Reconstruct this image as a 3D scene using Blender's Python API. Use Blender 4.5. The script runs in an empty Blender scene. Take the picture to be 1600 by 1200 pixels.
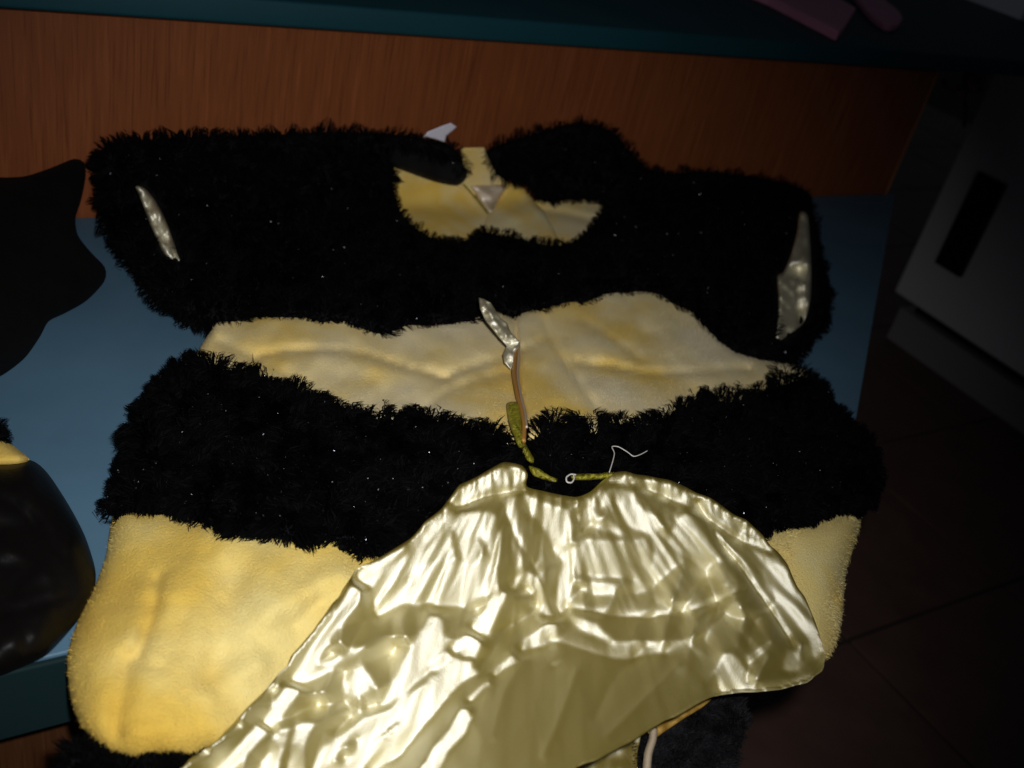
import bpy, bmesh, math, random
import numpy as np
from mathutils import Vector, Matrix
from mathutils.geometry import delaunay_2d_cdt

random.seed(5)
rng = np.random.default_rng(11)
S = bpy.context.scene
COL = S.collection

# ------------------------------------------------------------------ camera
F = 1600.0
CAM = np.array([0.0, 0.0, 0.42])          # hand-held above the low blue table
_v1 = np.array([2634.0, -357.0, F]); X = _v1 / np.linalg.norm(_v1)
_dn = np.array([-630.143, 2521.580, F]); Z = -_dn / np.linalg.norm(_dn)
Y = np.cross(Z, X)
Rm = np.array([X, Y, Z])                  # camera (right, down, forward) -> world
cd = bpy.data.cameras.new('camera')
cam = bpy.data.objects.new('camera', cd); COL.objects.link(cam)
cd.sensor_width = 36.0; cd.lens = 36.0 * F / 1600.0
cd.clip_start = 0.01; cd.clip_end = 60
M = Matrix.Identity(4)
for r in range(3):
    M[r][0] = Rm[r, 0]; M[r][1] = -Rm[r, 1]; M[r][2] = -Rm[r, 2]; M[r][3] = CAM[r]
cam.matrix_world = M
cd.dof.use_dof = True; cd.dof.focus_distance = 0.63; cd.dof.aperture_fstop = 8.0
S.camera = cam

# ------------------------------------------------------------------ world and flash
w = bpy.data.worlds.new('World'); S.world = w; w.use_nodes = True
w.node_tree.nodes['Background'].inputs[0].default_value = (0.75, 0.85, 1.0, 1)
w.node_tree.nodes['Background'].inputs[1].default_value = 0.014
ld = bpy.data.lights.new('camera_flash', 'SPOT')
ld.energy = 15.0; ld.color = (1.0, 0.985, 0.975); ld.shadow_soft_size = 0.010
ld.spot_size = math.radians(76); ld.spot_blend = 1.0
fl = bpy.data.objects.new('camera_flash', ld); COL.objects.link(fl)
def cam2w(v): return Rm @ np.array(v, float)
fpos = CAM + cam2w((0.028, -0.030, 0.0))
faim = CAM + cam2w(((620 - 800) / F, (665 - 600) / F, 1.0)) * 0.6
q = Vector(faim - fpos).to_track_quat('-Z', 'Y')
fl.location = fpos; fl.rotation_euler = q.to_euler()
S.view_settings.view_transform = 'Standard'; S.view_settings.look = 'None'
S.view_settings.exposure = 0; S.view_settings.gamma = 1
S.render.filter_size = 2.2

# ------------------------------------------------------------------ places
YW = 0.861       # wooden riser
YF = 0.377       # front edge of the blue table
ZF = -0.46       # floor
DROOP = math.radians(2)

def rays(u, v):
    u = np.asarray(u, float); v = np.asarray(v, float)
    c = np.stack([(u - 800) / F, (v - 600) / F, np.ones_like(u)], -1)
    return c @ Rm.T
def on_plane(u, v, z=None, y=None, x=None):
    d = rays(u, v)
    if z is not None: t = (z - CAM[2]) / d[..., 2]
    elif y is not None: t = (y - CAM[1]) / d[..., 1]
    else: t = (x - CAM[0]) / d[..., 0]
    return CAM + d * t[..., None]
def surf(u, v, h):
    """point where the sight line meets cloth lying h above table, riser or hanging over the front edge"""
    d = rays(u, v); h = np.asarray(h, float)
    t1 = (h - CAM[2]) / d[..., 2]
    t2 = (YW - h) / d[..., 1]
    n = np.array([0, -math.sin(DROOP), math.cos(DROOP)])
    t3 = (h - (CAM - np.array([0, YF, 0])) @ n) / (d @ n)
    k = 0.004
    e = t1 - t3
    t = 0.5 * (t1 + t3 + np.sqrt(e * e + k * k))
    t = np.where((t3 < 0) | (t3 > 5), t1, t)
    e = t - t2
    t = 0.5 * (t + t2 - np.sqrt(e * e + 0.03 ** 2))
    return CAM + d * t[..., None]

# ------------------------------------------------------------------ helpers
def link(o, parent=None):
    COL.objects.link(o)
    if parent is not None: o.parent = parent
    return o
def tag(o, label=None, cat=None, group=None, kind=None):
    if label: o['label'] = label
    if cat: o['category'] = cat
    if group: o['group'] = group
    if kind: o['kind'] = kind
    return o
def empty(name, loc, label, cat, group=None):
    o = bpy.data.objects.new(name, None); o.location = loc
    o.empty_display_size = 0.05
    link(o); tag(o, label, cat, group)
    return o
def child(o, parent):
    o.parent = parent
    o.matrix_parent_inverse = Matrix.Translation(parent.location).inverted() if parent.type == 'EMPTY' else Matrix.Identity(4)
    return o
def mesh_np(name, V, faces_flat, sizes, mat, parent=None, smooth=True):
    me = bpy.data.meshes.new(name)
    V = np.asarray(V, np.float32); ff = np.asarray(faces_flat, np.int32); sz = np.asarray(sizes, np.int32)
    me.vertices.add(len(V)); me.vertices.foreach_set('co', V.ravel())
    me.loops.add(len(ff)); me.loops.foreach_set('vertex_index', ff)
    me.polygons.add(len(sz))
    st = np.concatenate([[0], np.cumsum(sz)[:-1]]).astype(np.int32)
    me.polygons.foreach_set('loop_start', st)
    me.update(calc_edges=True); me.validate()
    if smooth: me.polygons.foreach_set('use_smooth', np.ones(len(me.polygons), bool))
    if mat: me.materials.append(mat)
    o = bpy.data.objects.new(name, me); link(o)
    if parent is not None: child(o, parent)
    return o
def bm_obj(name, bm, mat, parent=None, smooth=False):
    me = bpy.data.meshes.new(name); bm.normal_update(); bm.to_mesh(me); bm.free()
    if mat: me.materials.append(mat)
    if smooth:
        for p in me.polygons: p.use_smooth = True
    o = bpy.data.objects.new(name, me); link(o)
    if parent is not None: child(o, parent)
    return o
def prism(pts, z0, z1, bevel=0.0, seg=2):
    bm = bmesh.new()
    a = [bm.verts.new((p[0], p[1], z0)) for p in pts]
    b = [bm.verts.new((p[0], p[1], z1)) for p in pts]
    n = len(pts)
    bm.faces.new(a[::-1]); bm.faces.new(b)
    for i in range(n): bm.faces.new((a[i], a[(i + 1) % n], b[(i + 1) % n], b[i]))
    bmesh.ops.recalc_face_normals(bm, faces=bm.faces)
    if bevel: bmesh.ops.bevel(bm, geom=list(bm.edges), offset=bevel, segments=seg, affect='EDGES', profile=0.6)
    return bm
def boxm(x0, x1, y0, y1, z0, z1, bevel=0.0):
    return prism([(x0, y0), (x1, y0), (x1, y1), (x0, y1)], z0, z1, bevel)

def catmull(pts, step=5.0, closed=True):
    P = np.array(pts, float); n = len(P); out = []
    rngi = range(n) if closed else range(n - 1)
    for i in rngi:
        p1, p2 = P[i], P[(i + 1) % n]
        p0 = P[i - 1] if (closed or i > 0) else p1
        p3 = P[(i + 2) % n] if (closed or i + 2 < n) else p2
        m = max(1, int(np.linalg.norm(p2 - p1) / step))
        for k in range(m):
            t = k / m
            # tension .4 keeps corners reasonably tight
            m1 = 0.4 * (p2 - p0); m2 = 0.4 * (p3 - p1)
            a = 2 * t**3 - 3 * t**2 + 1; b = t**3 - 2 * t**2 + t; c = -2 * t**3 + 3 * t**2; e = t**3 - t**2
            out.append(a * p1 + b * m1 + c * p2 + e * m2)
    if not closed: out.append(P[-1])
    return np.array(out)
def inside(P, poly):
    x, y = P[:, 0], P[:, 1]; r = np.zeros(len(P), bool)
    x0, y0 = poly[-1]
    for x1, y1 in poly:
        if y0 != y1:
            c = ((y1 > y) != (y0 > y)) & (x < (x0 - x1) * (y - y1) / (y0 - y1) + x1)
            r ^= c
        x0, y0 = x1, y1
    return r
def seg_dist(P, line, closed=True):
    """distance, nearest point to a polyline"""
    A = line; B = np.roll(line, -1, 0) if closed else line[1:]
    if not closed: A = line[:-1]
    best = np.full(len(P), 1e9); near = np.zeros((len(P), 2))
    for i in range(len(A)):
        ab = B[i] - A[i]; L = ab @ ab + 1e-9
        t = np.clip(((P - A[i]) @ ab) / L, 0, 1)
        q = A[i] + t[:, None] * ab
        d = np.hypot(*(P - q).T)
        m = d < best
        best[m] = d[m]; near[m] = q[m]
    return best, near

# value noise in pixel-sized units (used for cloth relief)
_tab = rng.random((256, 256))
def vnoise(u, v, s, seed=0):
    x = np.asarray(u) / s + seed * 17.3; y = np.asarray(v) / s + seed * 9.1
    xi = np.floor(x).astype(int); yi = np.floor(y).astype(int)
    fx = x - xi; fy = y - yi
    fx = fx * fx * (3 - 2 * fx); fy = fy * fy * (3 - 2 * fy)
    g = lambda a, b: _tab[a % 256, b % 256]
    return (g(xi, yi) * (1 - fx) + g(xi + 1, yi) * fx) * (1 - fy) + (g(xi, yi + 1) * (1 - fx) + g(xi + 1, yi + 1) * fx) * fy - 0.5

# how far the padded costume stands off the table, metres
HC = np.array([
    (170, 330, .022), (160, 250, .020), (400, 230, .022), (640, 230, .018), (740, 260, .006), (900, 220, .022), (1100, 280, .022), (1260, 320, .018),
    (330, 380, .026), (560, 400, .024), (780, 330, .008), (780, 430, .030), (1000, 400, .030), (1180, 430, .028), (1280, 470, .020),
    (420, 520, .030), (560, 560, .034), (700, 560, .036), (900, 555, .038), (1000, 500, .034), (1120, 560, .028), (330, 545, .010), (1240, 580, .014),
    (260, 660, .026), (500, 700, .040), (740, 710, .062), (1000, 700, .062), (1250, 700, .032), (1360, 730, .022),
    (180, 860, .022), (350, 900, .042), (560, 900, .048), (130, 1040, .022), (250, 1050, .046), (250, 1170, .022), (400, 1090, .026),
    (760, 780, .066), (980, 780, .068), (1150, 850, .052), (1290, 920, .026), (1250, 1040, .012),
    (870, 760, .068), (890, 860, .030), (1010, 870, .030), (1220, 790, .040), (670, 920, .036), (880, 930, .010), (1050, 940, .008), (560, 1070, .014), (700, 1060, .000), (840, 1010, -.002), (1000, 1010, .002), (820, 1130, .030), (1000, 1110, .026), (860, 1210, .060), (730, 1210, .020), (560, 1190, -.022), (400, 1200, -.010)])
def Hb(u, v):
    u = np.asarray(u, float); v = np.asarray(v, float)
    a = np.zeros_like(u); b = np.zeros_like(u) + 1e-9
    for x, y, h in HC:
        k = np.exp(-((u - x) ** 2 + (v - y) ** 2) / (2 * 85.0 ** 2))
        a += k * h; b += k
    return a / b
def ridge_sum(u, v, R):
    """folds: (points, amplitude, half width[, sharp])"""
    P = np.stack([u, v], -1); s = np.zeros(len(P))
    for r in R:
        line = catmull(r[0], 10, False)
        d, _ = seg_dist(P, line, False)
        # fade the ends
        if len(r) > 3 and r[3]: s += r[1] * np.exp(-np.sqrt((d / r[2]) ** 2 + .10) + .316)
        else: s += r[1] * np.exp(-(d / r[2]) ** 2)
    return s

def patch(name, outline, step, mat, parent, lift, thick=0.002, edge_r=26, edge_drop=0.6, detail=None, curve=True, hole_slope=None):
    """cloth piece cut to an outline, lying lift(u,v) off what it rests on, with turned-down edges and real thickness"""
    B = catmull(outline, step) if curve else np.array(outline, float)
    lo = B.min(0); hi = B.max(0)
    gx, gy = np.meshgrid(np.arange(lo[0], hi[0], step), np.arange(lo[1], hi[1], step))
    gx = gx + (np.arange(gx.shape[0])[:, None] % 2) * step * 0.5
    G = np.stack([gx.ravel(), gy.ravel()], -1)
    G = G[inside(G, B)]
    d, _ = seg_dist(G, B)
    G = G[d > step * 0.55]
    P = np.concatenate([B, G])
    nb = len(B)
    res = delaunay_2d_cdt([Vector(p) for p in P], [(i, (i + 1) % nb) for i in range(nb)], [], 1, 1e-4)
    V2 = np.array([tuple(p) for p in res[0]]); T = [f for f in res[2]]
    cen = np.array([V2[list(f)].mean(0) for f in T])
    keep = inside(cen, B)
    T = [f for f, k in zip(T, keep) if k]
    d, _ = seg_dist(V2, B)
    h = lift(V2[:, 0], V2[:, 1])
    if detail is not None: h = h + detail(V2[:, 0], V2[:, 1]) * np.clip(d / min(10, edge_r * .5), 0, 1)
    e = 1 - np.clip(d / edge_r, 0, 1)
    h = h - edge_drop * np.clip(h, 0, 1) * (1 - np.sqrt(np.clip(1 - e * e, 0, 1)))
    top = surf(V2[:, 0], V2[:, 1], h)
    dr = rays(V2[:, 0], V2[:, 1]); dr /= np.linalg.norm(dr, axis=1)[:, None]
    bot = top + dr * thick
    n = len(V2)
    faces = []
    cnt = {}
    for f in T:
        # wind the top towards the camera
        a, b, c = (V2[i] for i in f[:3])
        if (b[0] - a[0]) * (c[1] - a[1]) - (b[1] - a[1]) * (c[0] - a[0]) > 0: f = f[::-1]
        faces.append(list(f)); faces.append([i + n for i in f[::-1]])
        for i in range(len(f)):
            ed = (f[i], f[(i + 1) % len(f)]); cnt[ed] = 1
    for (a, b) in list(cnt):
        if (b, a) not in cnt: faces.append([b, a, a + n, b + n])
    o = mesh_np(name, np.concatenate([top, bot]), [i for f in faces for i in f], [len(f) for f in faces], mat, parent)
    return o, B

def strands(name, B, count, mat, parent, lift, length, width, lean=0.9, edge_out=1.0, edge_px=16, clump=0.0, seed=0, tri=False, flow=(0, 0.6), exclude=None, edge_r=26, edge_drop=.6):
    """pile: many thin tapered fibres rooted on a cloth piece"""
    lo = B.min(0); hi = B.max(0); P = np.zeros((0, 2))
    while len(P) < count:
        G = lo + rng.random((count * 2, 2)) * (hi - lo)
        G = G[inside(G, B)]
        if exclude is not None: G = G[~exclude(G)]
        P = np.concatenate([P, G])
    P = P[:count]
    n = len(P)
    d, near = seg_dist(P, B)
    out = near - P; out /= (np.linalg.norm(out, axis=1)[:, None] + 1e-6)
    ew = np.exp(-d / edge_px)[:, None]
    ang = vnoise(P[:, 0], P[:, 1], 60, seed) * 7 + vnoise(P[:, 0], P[:, 1], 18, seed + 3) * 6 + rng.normal(0, .45, n)
    fl2 = np.stack([np.cos(ang), np.sin(ang)], -1) * 0.8 + np.array(flow) 
    t2 = fl2 * (1 - ew * edge_out * .8) + out * ew * edge_out * 1.5
    def at(Q, lf=0.0):
        dd = seg_dist(Q, B)[0]
        h = lift(Q[:, 0], Q[:, 1]) 
        e = 1 - np.clip(dd / edge_r, 0, 1)
        h = h - edge_drop * np.clip(h, 0, 1) * (1 - np.sqrt(np.clip(1 - e * e, 0, 1)))
        return surf(Q[:, 0], Q[:, 1], h + lf)
    p0 = at(P); e = 3.0
    pu = at(P + [e, 0]) - p0; pv = at(P + [0, e]) - p0
    nrm = np.cross(pv, pu); nrm /= (np.linalg.norm(nrm, axis=1)[:, None] + 1e-12)
    toc = CAM - p0
    nrm[(nrm * toc).sum(1) < 0] *= -1
    pu /= np.linalg.norm(pu, axis=1)[:, None] + 1e-12; pv /= np.linalg.norm(pv, axis=1)[:, None] + 1e-12
    tan = pu * t2[:, :1] + pv * t2[:, 1:]
    tan /= np.linalg.norm(tan, axis=1)[:, None] + 1e-9
    L = length * (0.55 + 0.6 * rng.random(n)) * (1.05 + 1.1 * vnoise(P[:, 0], P[:, 1], 13, seed + 8) * (0 if tri else 1))
    up = 1.0 - 0.25 * ew[:, 0]
    dir1 = nrm * (up * 0.85)[:, None] + tan * (lean * .6) + rng.normal(0, .16, (n, 3))
    dir1 /= np.linalg.norm(dir1, axis=1)[:, None]
    dir2 = nrm * 0.22 + tan * lean + rng.normal(0, .18, (n, 3))
    dir2 /= np.linalg.norm(dir2, axis=1)[:, None]
    if clump:
        m = max(1, int(n / clump))
        cells = {}
        gs = math.sqrt((hi - lo).prod() / m) 
        key = (np.floor((P + 5 * np.stack([vnoise(P[:, 0], P[:, 1], 9, 4), vnoise(P[:, 1], P[:, 0], 9, 6)], -1)) / gs)).astype(int)
        ids = key[:, 0] * 10007 + key[:, 1]
        uq, inv = np.unique(ids, return_inverse=True)
        mid = p0 + dir1 * (L * .5)[:, None]; tip = mid + dir2 * (L * .6)[:, None]
        c = np.zeros((len(uq), 3)); np.add.at(c, inv, tip); k = np.bincount(inv)[:, None]; c /= k
        tip = tip * 0.25 + c[inv] * 0.75
    else:
        mid = p0 + dir1 * (L * .5)[:, None]; tip = mid + dir2 * (L * .6)[:, None]
    side = np.cross(tip - p0, rng.normal(0, 1, (n, 3))); side /= np.linalg.norm(side, axis=1)[:, None] + 1e-12
    wv = side * (width * (0.6 + .8 * rng.random(n)))[:, None]
    p0 = p0 - nrm * 0.001
    if tri:
        V = np.stack([p0 - wv / 2, p0 + wv / 2, tip], 1).reshape(-1, 3)
        Fx = np.arange(3 * n); sz = np.full(n, 3)
    else:
        V = np.stack([p0 - wv / 2, p0 + wv / 2, mid - wv * .42, mid + wv * .42, tip], 1).reshape(-1, 3)
        b = np.arange(n)[:, None] * 5
        Fx = np.concatenate([b + [[0, 1, 3, 2]], b + [[2, 3, 4]]], 1).ravel(); sz = np.tile([4, 3], n)
    o = mesh_np(name, V, Fx, sz, mat, parent, smooth=False)
    o['kind'] = 'stuff'
    return o, tip

def tube(name, pts3, rad, mat, parent=None, sides=8):
    P = np.array(pts3, float); n = len(P); V = []; Fc = []
    rad = np.full(n, rad) if np.isscalar(rad) else np.array(rad)
    for i in range(n):
        t = P[min(i + 1, n - 1)] - P[max(i - 1, 0)]; t /= np.linalg.norm(t) + 1e-12
        a = np.cross(t, [0.13, 0.2, 1]); a /= np.linalg.norm(a); b = np.cross(t, a)
        for k in range(sides):
            th = 2 * math.pi * k / sides
            V.append(P[i] + rad[i] * (math.cos(th) * a + math.sin(th) * b))
    for i in range(n - 1):
        for k in range(sides):
            Fc.append([i * sides + k, i * sides + (k + 1) % sides, (i + 1) * sides + (k + 1) % sides, (i + 1) * sides + k])
    Fc.append(list(range(sides))[::-1]); Fc.append([(n - 1) * sides + k for k in range(sides)])
    return mesh_np(name, V, [i for f in Fc for i in f], [len(f) for f in Fc], mat, parent)
def px_curve(pts, lift, step=4):
    L = catmull(pts, step, False)
    return surf(L[:, 0], L[:, 1], lift(L[:, 0], L[:, 1]))

# ------------------------------------------------------------------ materials
def mat(name):
    m = bpy.data.materials.new(name); m.use_nodes = True
    nt = m.node_tree; return m, nt, nt.nodes['Principled BSDF']
def setp(b, **k):
    for a, v in k.items(): b.inputs[a.replace('_', ' ')].default_value = v
def noise(nt, scale, detail=4, rough=.5, stretch=None, rot=None, vec='Object'):
    tc = nt.nodes.new('ShaderNodeTexCoord'); mp = nt.nodes.new('ShaderNodeMapping')
    nt.links.new(tc.outputs[vec], mp.inputs[0])
    if stretch: mp.inputs['Scale'].default_value = stretch
    if rot: mp.inputs['Rotation'].default_value = rot
    n = nt.nodes.new('ShaderNodeTexNoise'); n.inputs['Scale'].default_value = scale
    n.inputs['Detail'].default_value = detail; n.inputs['Roughness'].default_value = rough
    nt.links.new(mp.outputs[0], n.inputs['Vector']); return n
def ramp(nt, src, stops):
    r = nt.nodes.new('ShaderNodeValToRGB')
    el = r.color_ramp.elements
    while len(el) < len(stops): el.new(0.5)
    for e, (p, c) in zip(el, stops): e.position = p; e.color = (*c, 1)
    nt.links.new(src, r.inputs[0]); return r
def bump(nt, b, src, strength, dist):
    n = nt.nodes.new('ShaderNodeBump'); n.inputs['Strength'].default_value = strength; n.inputs['Distance'].default_value = dist
    nt.links.new(src, n.inputs['Height']); nt.links.new(n.outputs[0], b.inputs['Normal']); return n

def laminate(name, c, r=.35):
    m, nt, b = mat(name)
    n = noise(nt, 9, 6, .6); rp = ramp(nt, n.outputs[0], [(.3, tuple(x * .88 for x in c)), (.7, tuple(x * 1.08 for x in c))])
    nt.links.new(rp.outputs[0], b.inputs['Base Color'])
    f = noise(nt, 900, 2); bump(nt, b, f.outputs[0], .12, .0006)
    setp(b, Roughness=r, Specular_IOR_Level=.35); return m
M_blue = laminate('blue_laminate', (.082, .168, .25), .5)
M_teal = laminate('teal_laminate', (.004, .055, .075), .6)
M_tealedge = laminate('teal_edge', (.003, .018, .021), .7)

def wood(name, dark, mid, light, rough=.42, grain=(95, 95, 4.5)):
    m, nt, b = mat(name)
    n = noise(nt, 3.0, 9, .62, grain)
    n2 = noise(nt, 2.2, 3, .5, (2.5, 1, 0.6))
    mx = nt.nodes.new('ShaderNodeMath'); mx.operation = 'MULTIPLY_ADD'
    nt.links.new(n2.outputs[0], mx.inputs[0]); mx.inputs[1].default_value = .5; nt.links.new(n.outputs[0], mx.inputs[2])
    rp = ramp(nt, mx.outputs[0], [(.40, dark), (.75, mid), (1.1 if False else 1.0, light)])
    p = noise(nt, 5, 2, .5, (130, 130, 3.5)); pr = ramp(nt, p.outputs[0], [(.56, (1, 1, 1)), (.66, (.45, .4, .36))])
    ml = nt.nodes.new('ShaderNodeMix'); ml.data_type = 'RGBA'; ml.blend_type = 'MULTIPLY'; ml.inputs[0].default_value = .45
    nt.links.new(rp.outputs[0], ml.inputs[6]); nt.links.new(pr.outputs[0], ml.inputs[7])
    nt.links.new(ml.outputs[2], b.inputs['Base Color'])
    bump(nt, b, n.outputs[0], .15, .0008)
    setp(b, Roughness=rough, Specular_IOR_Level=.3); return m
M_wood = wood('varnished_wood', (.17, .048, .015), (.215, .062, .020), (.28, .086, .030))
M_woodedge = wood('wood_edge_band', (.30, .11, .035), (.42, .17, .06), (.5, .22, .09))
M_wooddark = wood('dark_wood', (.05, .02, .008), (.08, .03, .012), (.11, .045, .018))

def cloth(name, c1, c2, scale=9, rough=.95, sheen=.08, bs=.8, c3=None):
    m, nt, b = mat(name)
    n = noise(nt, scale, 3, .5)
    st = [(.38, c1), (.62, c2)] if c3 is None else [(.34, c1), (.5, c2), (.66, c3)]
    rp = ramp(nt, n.outputs[0], st); nt.links.new(rp.outputs[0], b.inputs['Base Color'])
    f = noise(nt, 700, 4, .7); bump(nt, b, f.outputs[0], bs, .0012)
    setp(b, Roughness=rough, Specular_IOR_Level=.1, Sheen_Weight=sheen, Sheen_Roughness=.4)
    b.inputs['Sheen Tint'].default_value = (1, .9, .7, 1); return m
M_plush = cloth('yellow_plush', (.72, .455, .060), (.76, .535, .11), 10, c3=(.80, .66, .26))  # mottled yellow; the paler blotches paint the sheen of brushed pile into the colour
M_plushpale = cloth('cream_plush', (.87, .75, .48), (.86, .70, .35), 11, c3=(.84, .58, .13))  # cream and yellow patches also carry pile sheen painted as colour
M_plushcol = cloth('collar_plush', (.84, .62, .17), (.82, .56, .12), 12, c3=(.86, .74, .40))
M_black = cloth('black_backing', (.004, .004, .005), (.006, .006, .008), 12, sheen=0)
M_lining = cloth('black_lining', (.006, .006, .007), (.010, .010, .012), 30, rough=.5, sheen=.02)
M_felt = cloth('black_cloth', (.0014, .0014, .0016), (.0026, .0026, .003), 30, sheen=.004)

m, nt, b = mat('black_pile'); M_fur = m
setp(b, Base_Color=(.0016, .0016, .0019, 1), Roughness=.7, Specular_IOR_Level=.04)
m, nt, b = mat('yellow_pile'); M_fuzz = m
n = noise(nt, 10, 3); rp = ramp(nt, n.outputs[0], [(.34, (.72, .455, .060)), (.5, (.76, .535, .11)), (.66, (.80, .66, .26))])  # repeats the plush blotches, pile sheen put into the colour
nt.links.new(rp.outputs[0], b.inputs['Base Color']); setp(b, Roughness=.8, Specular_IOR_Level=.15, Sheen_Weight=.2)
m, nt, b = mat('cream_pile'); M_fuzzpale = m
n = noise(nt, 11, 3); rp = ramp(nt, n.outputs[0], [(.34, (.87, .75, .48)), (.5, (.86, .70, .35)), (.66, (.84, .58, .13))])  # same patches as the cream plush, pile sheen painted in
nt.links.new(rp.outputs[0], b.inputs['Base Color']); setp(b, Roughness=.8, Specular_IOR_Level=.15, Sheen_Weight=.2)
m, nt, b = mat('tinsel_fleck'); M_glit = m
setp(b, Base_Color=(.38, .40, .46, 1), Metallic=1.0, Roughness=.42)

M_plushwarm = cloth('lemon_plush', (.86, .68, .24), (.86, .72, .32), 12, c3=(.84, .62, .15))
def satin(name, base, sheen, gloss, f1=.38, f2=.26, r1=.76, r2=.50, crinkle=.05):
    """silky cloth: diffuse body, a wide coloured lobe and a narrower pale one from the floating threads"""
    m = bpy.data.materials.new(name); m.use_nodes = True; nt = m.node_tree
    nt.nodes.remove(nt.nodes['Principled BSDF'])
    outn = nt.nodes['Material Output']
    d = nt.nodes.new('ShaderNodeBsdfDiffuse'); d.inputs['Color'].default_value = (*base, 1)
    g1 = nt.nodes.new('ShaderNodeBsdfAnisotropic'); g2 = nt.nodes.new('ShaderNodeBsdfAnisotropic')
    for g, c_, r_ in ((g1, sheen, r1), (g2, gloss, r2)):
        g.distribution = 'BECKMANN'; g.inputs['Color'].default_value = (*c_, 1); g.inputs['Roughness'].default_value = r_
    m1 = nt.nodes.new('ShaderNodeMixShader'); m2 = nt.nodes.new('ShaderNodeMixShader')
    m1.inputs[0].default_value = f1; m2.inputs[0].default_value = f2
    n1 = noise(nt, 60, 3, .55); n2 = noise(nt, 2200, 2, .5, (1, .35, .35))
    b1 = nt.nodes.new('ShaderNodeBump'); b1.inputs['Strength'].default_value = crinkle; b1.inputs['Distance'].default_value = .004
    b2 = nt.nodes.new('ShaderNodeBump'); b2.inputs['Strength'].default_value = .35; b2.inputs['Distance'].default_value = .0004
    nt.links.new(n1.outputs[0], b1.inputs['Height']); nt.links.new(n2.outputs[0], b2.inputs['Height'])
    nt.links.new(b1.outputs[0], b2.inputs['Normal'])
    for q_ in (d, g1, g2): nt.links.new(b2.outputs[0], q_.inputs['Normal'])
    nt.links.new(d.outputs[0], m1.inputs[1]); nt.links.new(g1.outputs[0], m1.inputs[2])
    nt.links.new(m1.outputs[0], m2.inputs[1]); nt.links.new(g2.outputs[0], m2.inputs[2]); nt.links.new(m2.outputs[0], outn.inputs[0])
    return m
M_satin = satin('pale_yellow_satin', (.32, .24, .038), (.94, .90, .63), (.95, .97, .94), .37, .27, .70, .53)
M_satinw = satin('cream_satin', (.72, .56, .38), (.95, .85, .7), (.95, .92, .88))
M_cuff = satin('pale_cuff_satin', (.62, .56, .36), (.97, .92, .72), (.97, .98, .98), .4, .3)
M_gold = satin('gold_satin', (.5, .27, .04), (.8, .55, .18), (.9, .7, .35))
m, nt, b = mat('white_label'); M_label = m
setp(b, Base_Color=(.72, .70, .80, 1), Roughness=.6)
m, nt, b = mat('lime_sequin'); M_lime = m
n = noise(nt, 500, 3, .8); rp = ramp(nt, n.outputs[0], [(.35, (.10, .09, .004)), (.6, (.42, .38, .03))]); nt.links.new(rp.outputs[0], b.inputs['Base Color'])
bump(nt, b, n.outputs[0], .9, .002); setp(b, Roughness=.35)
m, nt, b = mat('amber_cord'); M_amber = m; setp(b, Base_Color=(.42, .20, .045, 1), Roughness=.4)
m, nt, b = mat('pale_thread'); M_thread = m; setp(b, Base_Color=(.55, .52, .48, 1), Roughness=.5)
m, nt, b = mat('black_leatherette'); M_leather = m
n = noise(nt, 260, 4, .6); bump(nt, b, n.outputs[0], .3, .0008); setp(b, Base_Color=(.004, .0034, .0032, 1), Roughness=.5, Specular_IOR_Level=.16)
m, nt, b = mat('grey_jersey'); M_jersey = m
n = noise(nt, 300, 4, .7, (1, 1, .3)); bump(nt, b, n.outputs[0], .5, .001); setp(b, Base_Color=(.007, .0072, .0085, 1), Roughness=.8, Specular_IOR_Level=.1, Sheen_Weight=.03)
m, nt, b = mat('dark_pile'); M_jerseypile = m; setp(b, Base_Color=(.008, .0082, .010, 1), Roughness=.7, Specular_IOR_Level=.15)
m, nt, b = mat('pink_card'); M_pink = m
n = noise(nt, 20, 3); rp = ramp(nt, n.outputs[0], [(.3, (.70, .26, .40)), (.7, (.78, .32, .46))]); nt.links.new(rp.outputs[0], b.inputs['Base Color']); setp(b, Roughness=.5)
m, nt, b = mat('scrap_cloth'); M_scrap = m; n = noise(nt, 60, 3); rp = ramp(nt, n.outputs[0], [(.35, (.10, .06, .05)), (.65, (.30, .15, .17))]); nt.links.new(rp.outputs[0], b.inputs['Base Color']); setp(b, Roughness=.9)
m, nt, b = mat('white_enamel'); M_white = m
n = noise(nt, 6, 3); rp = ramp(nt, n.outputs[0], [(.3, (.82, .80, .84)), (.7, (.87, .85, .89))]); nt.links.new(rp.outputs[0], b.inputs['Base Color']); setp(b, Roughness=.45)
m, nt, b = mat('grey_plinth'); M_plinth = m; setp(b, Base_Color=(.34, .32, .33, 1), Roughness=.5)
m, nt, b = mat('black_plastic'); M_blackp = m; setp(b, Base_Color=(.01, .01, .011, 1), Roughness=.4)
m, nt, b = mat('floor_tile'); M_tile = m
n = noise(nt, 14, 6, .6); rp = ramp(nt, n.outputs[0], [(.3, (.10, .055, .043)), (.7, (.15, .08, .062))]); nt.links.new(rp.outputs[0], b.inputs['Base Color']); setp(b, Roughness=.5)
m, nt, b = mat('floor_grout'); M_grout = m; setp(b, Base_Color=(.035, .028, .024, 1), Roughness=.9)

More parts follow.
